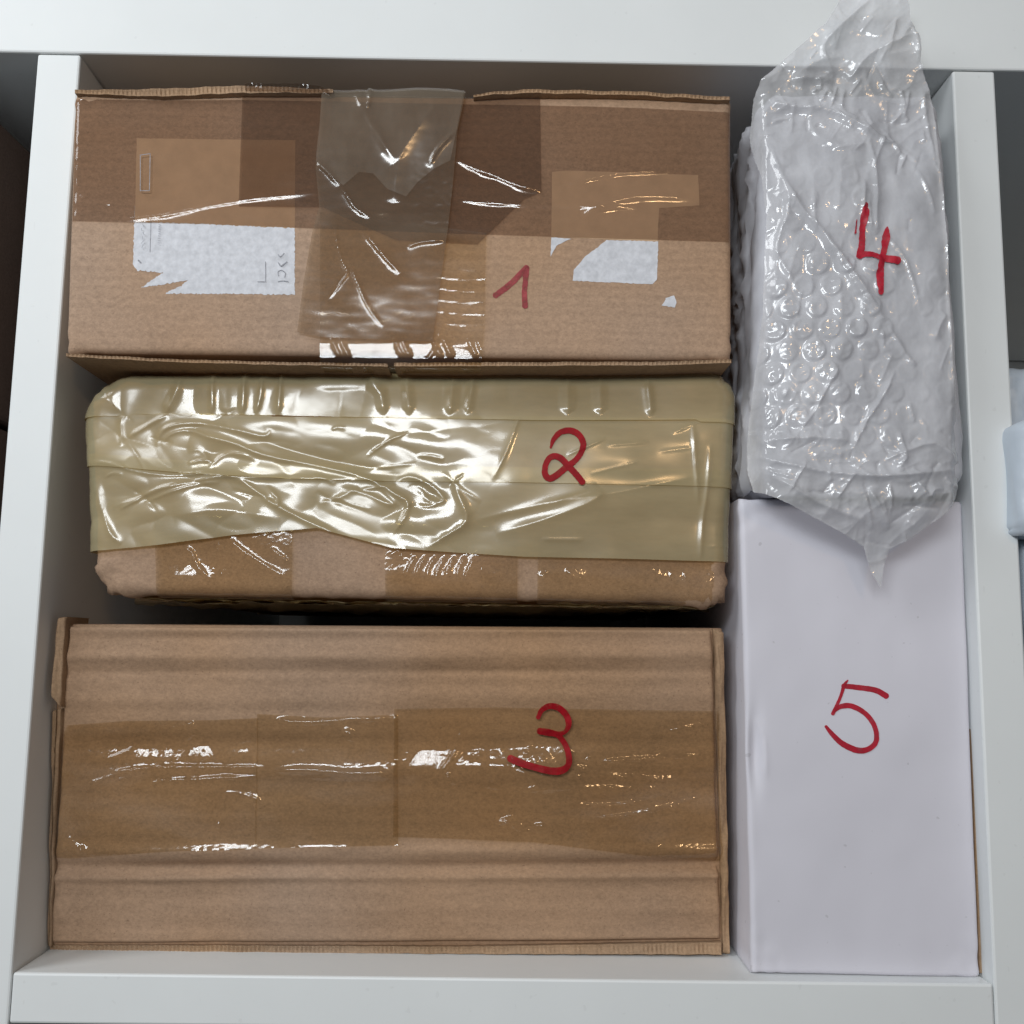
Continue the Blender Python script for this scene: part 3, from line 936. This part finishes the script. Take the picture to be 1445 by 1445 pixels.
ribbon('handwritten_number', f5, [[(1190, 968, 7), (1210, 970, 7.5), (1235, 974, 8), (1250, 982, 8.5)], [(1196, 960, 2), (1191, 967, 5), (1185, 985, 4.5), (1175, 1007, 5.5)],
                                  [(1176, 1004, 4), (1186, 997, 7), (1200, 996, 7.5), (1217, 1004, 7), (1230, 1018, 7), (1236, 1035, 7), (1234, 1049, 7.5), (1222, 1058, 8), (1207, 1058, 8.5),
                                   (1188, 1049, 8), (1174, 1036, 6.5), (1165, 1025, 4)]], .00012, M['ink'], b5, rough=.25)

# ------------------------------------------------------------------ bubble wrap parcel 4
BX = []
for j in range(22):
    for i in range(9):
        BX.append((1086 + i * 38 + (19 if j % 2 else 0) - j * 1.2, 190 + j * 30.5 - i * .6))
BX = np.array(BX)


def bubbles(x, y, amp, R=17.0):
    h = np.zeros(np.shape(x))
    for (cx, cy) in BX:
        q = np.hypot(x - cx, y - cy)
        m = q < R + 3
        if m.any():
            k = .55 + .45 * noise(np.array(cx / 50), np.array(cy / 50), 91)
            dome = sstep(R, R - 5, q[m]) * (1 + .35 * noise(x[m] / 9, y[m] / 9, 92))
            h[m] = np.maximum(h[m], amp * k * dome)
    return h


def F4(x, y):
    z = .004 * sstep(1070, 1120, x) * sstep(1375, 1300, x) * sstep(100, 260, y)
    return z + .0015 * fbm(x / 120, y / 150, 93)


f4 = Face([(1077, 128), (1326, 132), (1367, 690), (1069, 690)], -.009, .006, .007, bulge=F4)
b4 = thing('bubble_mailer', 'crumpled clear bubble wrap parcel marked 4 lying on top of the white box', 'parcel',
           (float(f4.w[:, 0].mean()), .1, float(f4.w[2:, 2].mean())))


def wrinkle(a, b):
    side = sstep(.006, -.012, a)
    return side * (.0034 * ridged(a * 95 + 2 * noise(a * 30, b * 12, 3), b * 7, 95, 3) - .002) + (1 - side) * .0008 * ridged(a * 50, b * 40, 96)


carton('bubble_wrap', f4, .19, M['wrap'], b4, 50, 100, nside=60, extra=wrinkle)
f4p = Face([(1081, 150), (1330, 150), (1367, 690), (1069, 690)], -.0160, 0.0)

CR4 = [
    ([(1082, 130), (1110, 145), (1160, 150), (1200, 165), (1235, 185), (1275, 210)], 6, .0022),
    ([(1228, 190), (1234, 230), (1237, 270), (1236, 310), (1240, 330)], 5, .0018),
    ([(1105, 250), (1125, 290), (1160, 330), (1205, 390), (1250, 455)], 5, .0020),
    ([(1160, 335), (1200, 395), (1240, 450)], 2.5, .0008),
    ([(1085, 190), (1100, 240), (1112, 290), (1098, 340), (1095, 420)], 6, .0016),
    ([(1250, 455), (1280, 500), (1295, 515)], 4, .0010),
    ([(1070, 640), (1110, 655), (1180, 668), (1260, 672), (1360, 660)], 6, .0026),
    ([(1078, 620), (1150, 617), (1200, 622)], 5, .0014),
    ([(1200, 640), (1225, 590), (1245, 560), (1265, 520)], 4, .0014),
    ([(1120, 620), (1150, 580), (1170, 540), (1182, 520)], 4, .0012),
    ([(1075, 660), (1120, 690), (1170, 715), (1230, 735)], 6, .0016),
    ([(1225, 690), (1245, 720), (1262, 745)], 5, .0018),
    ([(1250, 650), (1270, 640), (1274, 650), (1262, 668)], 5, .0014),
    ([(1290, 670), (1310, 700), (1320, 690), (1335, 690)], 5, .0014),
    ([(1330, 120), (1325, 200), (1336, 300), (1342, 400), (1350, 520), (1362, 640)], 3, .0010),
    ([(1320, 480), (1330, 455), (1340, 440)], 7, .0012),
    ([(1270, 640), (1320, 625), (1364, 650)], 4, .0012),
    ([(1165, 60), (1190, 35), (1225, 5)], 6, .0022), ([(1180, 70), (1170, 55), (1160, 75), (1180, 105)], 5, .0016),
    ([(1200, 110), (1225, 80), (1260, 65), (1290, 50)], 6, .0018), ([(1120, 110), (1150, 108), (1180, 112)], 6, .0016),
    ([(1265, 65), (1280, 45), (1290, 60), (1296, 90)], 4, .0016), ([(1160, 140), (1170, 125), (1180, 140)], 6, .0018),
    ([(1255, 120), (1275, 125), (1278, 150), (1262, 170)], 3, .0010), ([(1195, 120), (1190, 150), (1215, 165)], 4, .0012),
    ([(1305, 120), (1312, 170), (1322, 230)], 4, .0010), ([(1290, 230), (1310, 270), (1322, 300)], 3, .0008), ([(1250, 330), (1280, 370), (1300, 440)], 2.5, .0006),
]
rr = random.Random(11)
for k in range(150):
    zone = rr.random()
    if zone < .34:
        xa, ya = rr.uniform(1075, 1310), rr.uniform(10, 215)
    elif zone < .72:
        xa, ya = rr.uniform(1075, 1355), rr.uniform(600, 760)
    elif zone < .86:
        xa, ya = rr.uniform(1072, 1125), rr.uniform(200, 640)
    else:
        xa, ya = rr.uniform(1100, 1350), rr.uniform(210, 620)
    L_, an = rr.uniform(14, 62), rr.uniform(0, math.pi)
    if zone > .72:
        an = rr.gauss(1.5, .35)
    CR4.append(([(xa, ya), (xa + L_ * math.cos(an), ya + L_ * math.sin(an))], rr.uniform(1.6, 3.6), rr.uniform(.0003, .0010) * rr.choice((1, 1, -1))))


def h4(x, y):
    z = F4(x, y)
    mid = sstep(180, 260, y) * sstep(655, 600, y)
    strong = sstep(1290, 1215, x) * .75 + .25
    z = z + bubbles(x, y, .0012) * mid * strong * (.35 + .65 * sstep(330, 400, y))
    crumple = 1 - .85 * mid
    z = z + .0009 * crumple * ridged(x / 85, y / 62, 97, 2) * (1.0 - .55 * sstep(1230, 1300, x) * sstep(200, 260, y) * sstep(640, 600, y))
    z = z + .0006 * mid * strong * ridged(x / 40, y / 160, 98, 1) + .00012 * crumple * ridged(x / 18, y / 14, 99, 2)
    for p, w_, q in CR4:
        z = z + crease(x, y, p, w_, q)
    # left edge turns back towards the shelf, the free ends flare out
    z = z - .010 * sstep(1085, 1060, x) * sstep(100, 200, y)
    z = z + .006 * sstep(160, 20, y) - .010 * sstep(690, 800, y) - .004 * sstep(1345, 1368, x)
    return z - .0055


patch('plastic_film', f4p, [(1194, -14), (1276, -14), (1281, 35), (1285, 40), (1296, 60), (1298, 85), (1312, 115), (1322, 145), (1325, 185), (1333, 270), (1340, 360), (1348, 470),
                            (1357, 560), (1365, 650), (1363, 680), (1358, 703), (1345, 720), (1300, 755), (1268, 772), (1263, 795), (1259, 828), (1245, 805), (1237, 785), (1231, 768),
                            (1180, 742), (1150, 728), (1085, 697), (1072, 690), (1066, 655), (1066, 620), (1075, 500), (1080, 440), (1084, 300), (1078, 240), (1067, 180), (1068, 130),
                            (1075, 110), (1100, 90), (1165, 35)], 1.8, .001, M['pouch'], b4, extra=h4, jag=.7)
ribbon('handwritten_number', f4p, [[(1220, 291, 5), (1219, 303, 11), (1216, 325, 8.5), (1216, 345, 9.5), (1213, 361, 10)], [(1213, 360, 9), (1226, 359, 8), (1240, 363, 8), (1254, 366, 10), (1266, 368, 11)], [(1207, 313, 2), (1206, 330, 3)],
                                   [(1252, 321, 3), (1250, 335, 11), (1247, 352, 8.5), (1243, 372, 9), (1240, 392, 11), (1242, 414, 7)]], .0016, M['ink'], b4, extra=h4, rough=.8)

# ------------------------------------------------------------------ neighbours seen at the sides
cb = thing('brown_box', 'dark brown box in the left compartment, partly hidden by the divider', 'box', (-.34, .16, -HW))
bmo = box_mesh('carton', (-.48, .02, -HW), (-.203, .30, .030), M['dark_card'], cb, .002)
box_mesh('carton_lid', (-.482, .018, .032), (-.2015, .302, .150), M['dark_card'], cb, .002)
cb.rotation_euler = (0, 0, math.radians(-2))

for nm, lab, cor, d in (('plastic_bag', 'pale blue plastic mailer bag bulging out past the right divider', [(1441, 592), (1800, 560), (1800, 800), (1441, 748)], -.012),
                        ('plastic_bag', 'pale blue plastic bag tucked behind the bulging mailer at upper right edge', [(1410, 518), (1800, 500), (1800, 640), (1410, 640)], .02),
                        ('plastic_bag', 'grey blue bag under the bulging mailer in the right compartment', [(1449, 756), (1900, 800), (1950, 1430), (1470, 1400)], .004)):
    fb = Face(cor, d, .005, .004, bulge=lambda x, y: .0012 * fbm(x / 30, y / 40, 103))
    bb = thing(nm, lab, 'bag', (float(fb.w[:, 0].mean()), .1, float(fb.w[2:, 2].mean())), 'pale plastic bags in the right compartment')
    carton('bag_body', fb, .06, M['blue_bag'], bb, 60, 60, nside=24, extra=lambda a, b: .0016 * ridged(a * 24, b * 11 + a * 6, 104, 2) - .0012)
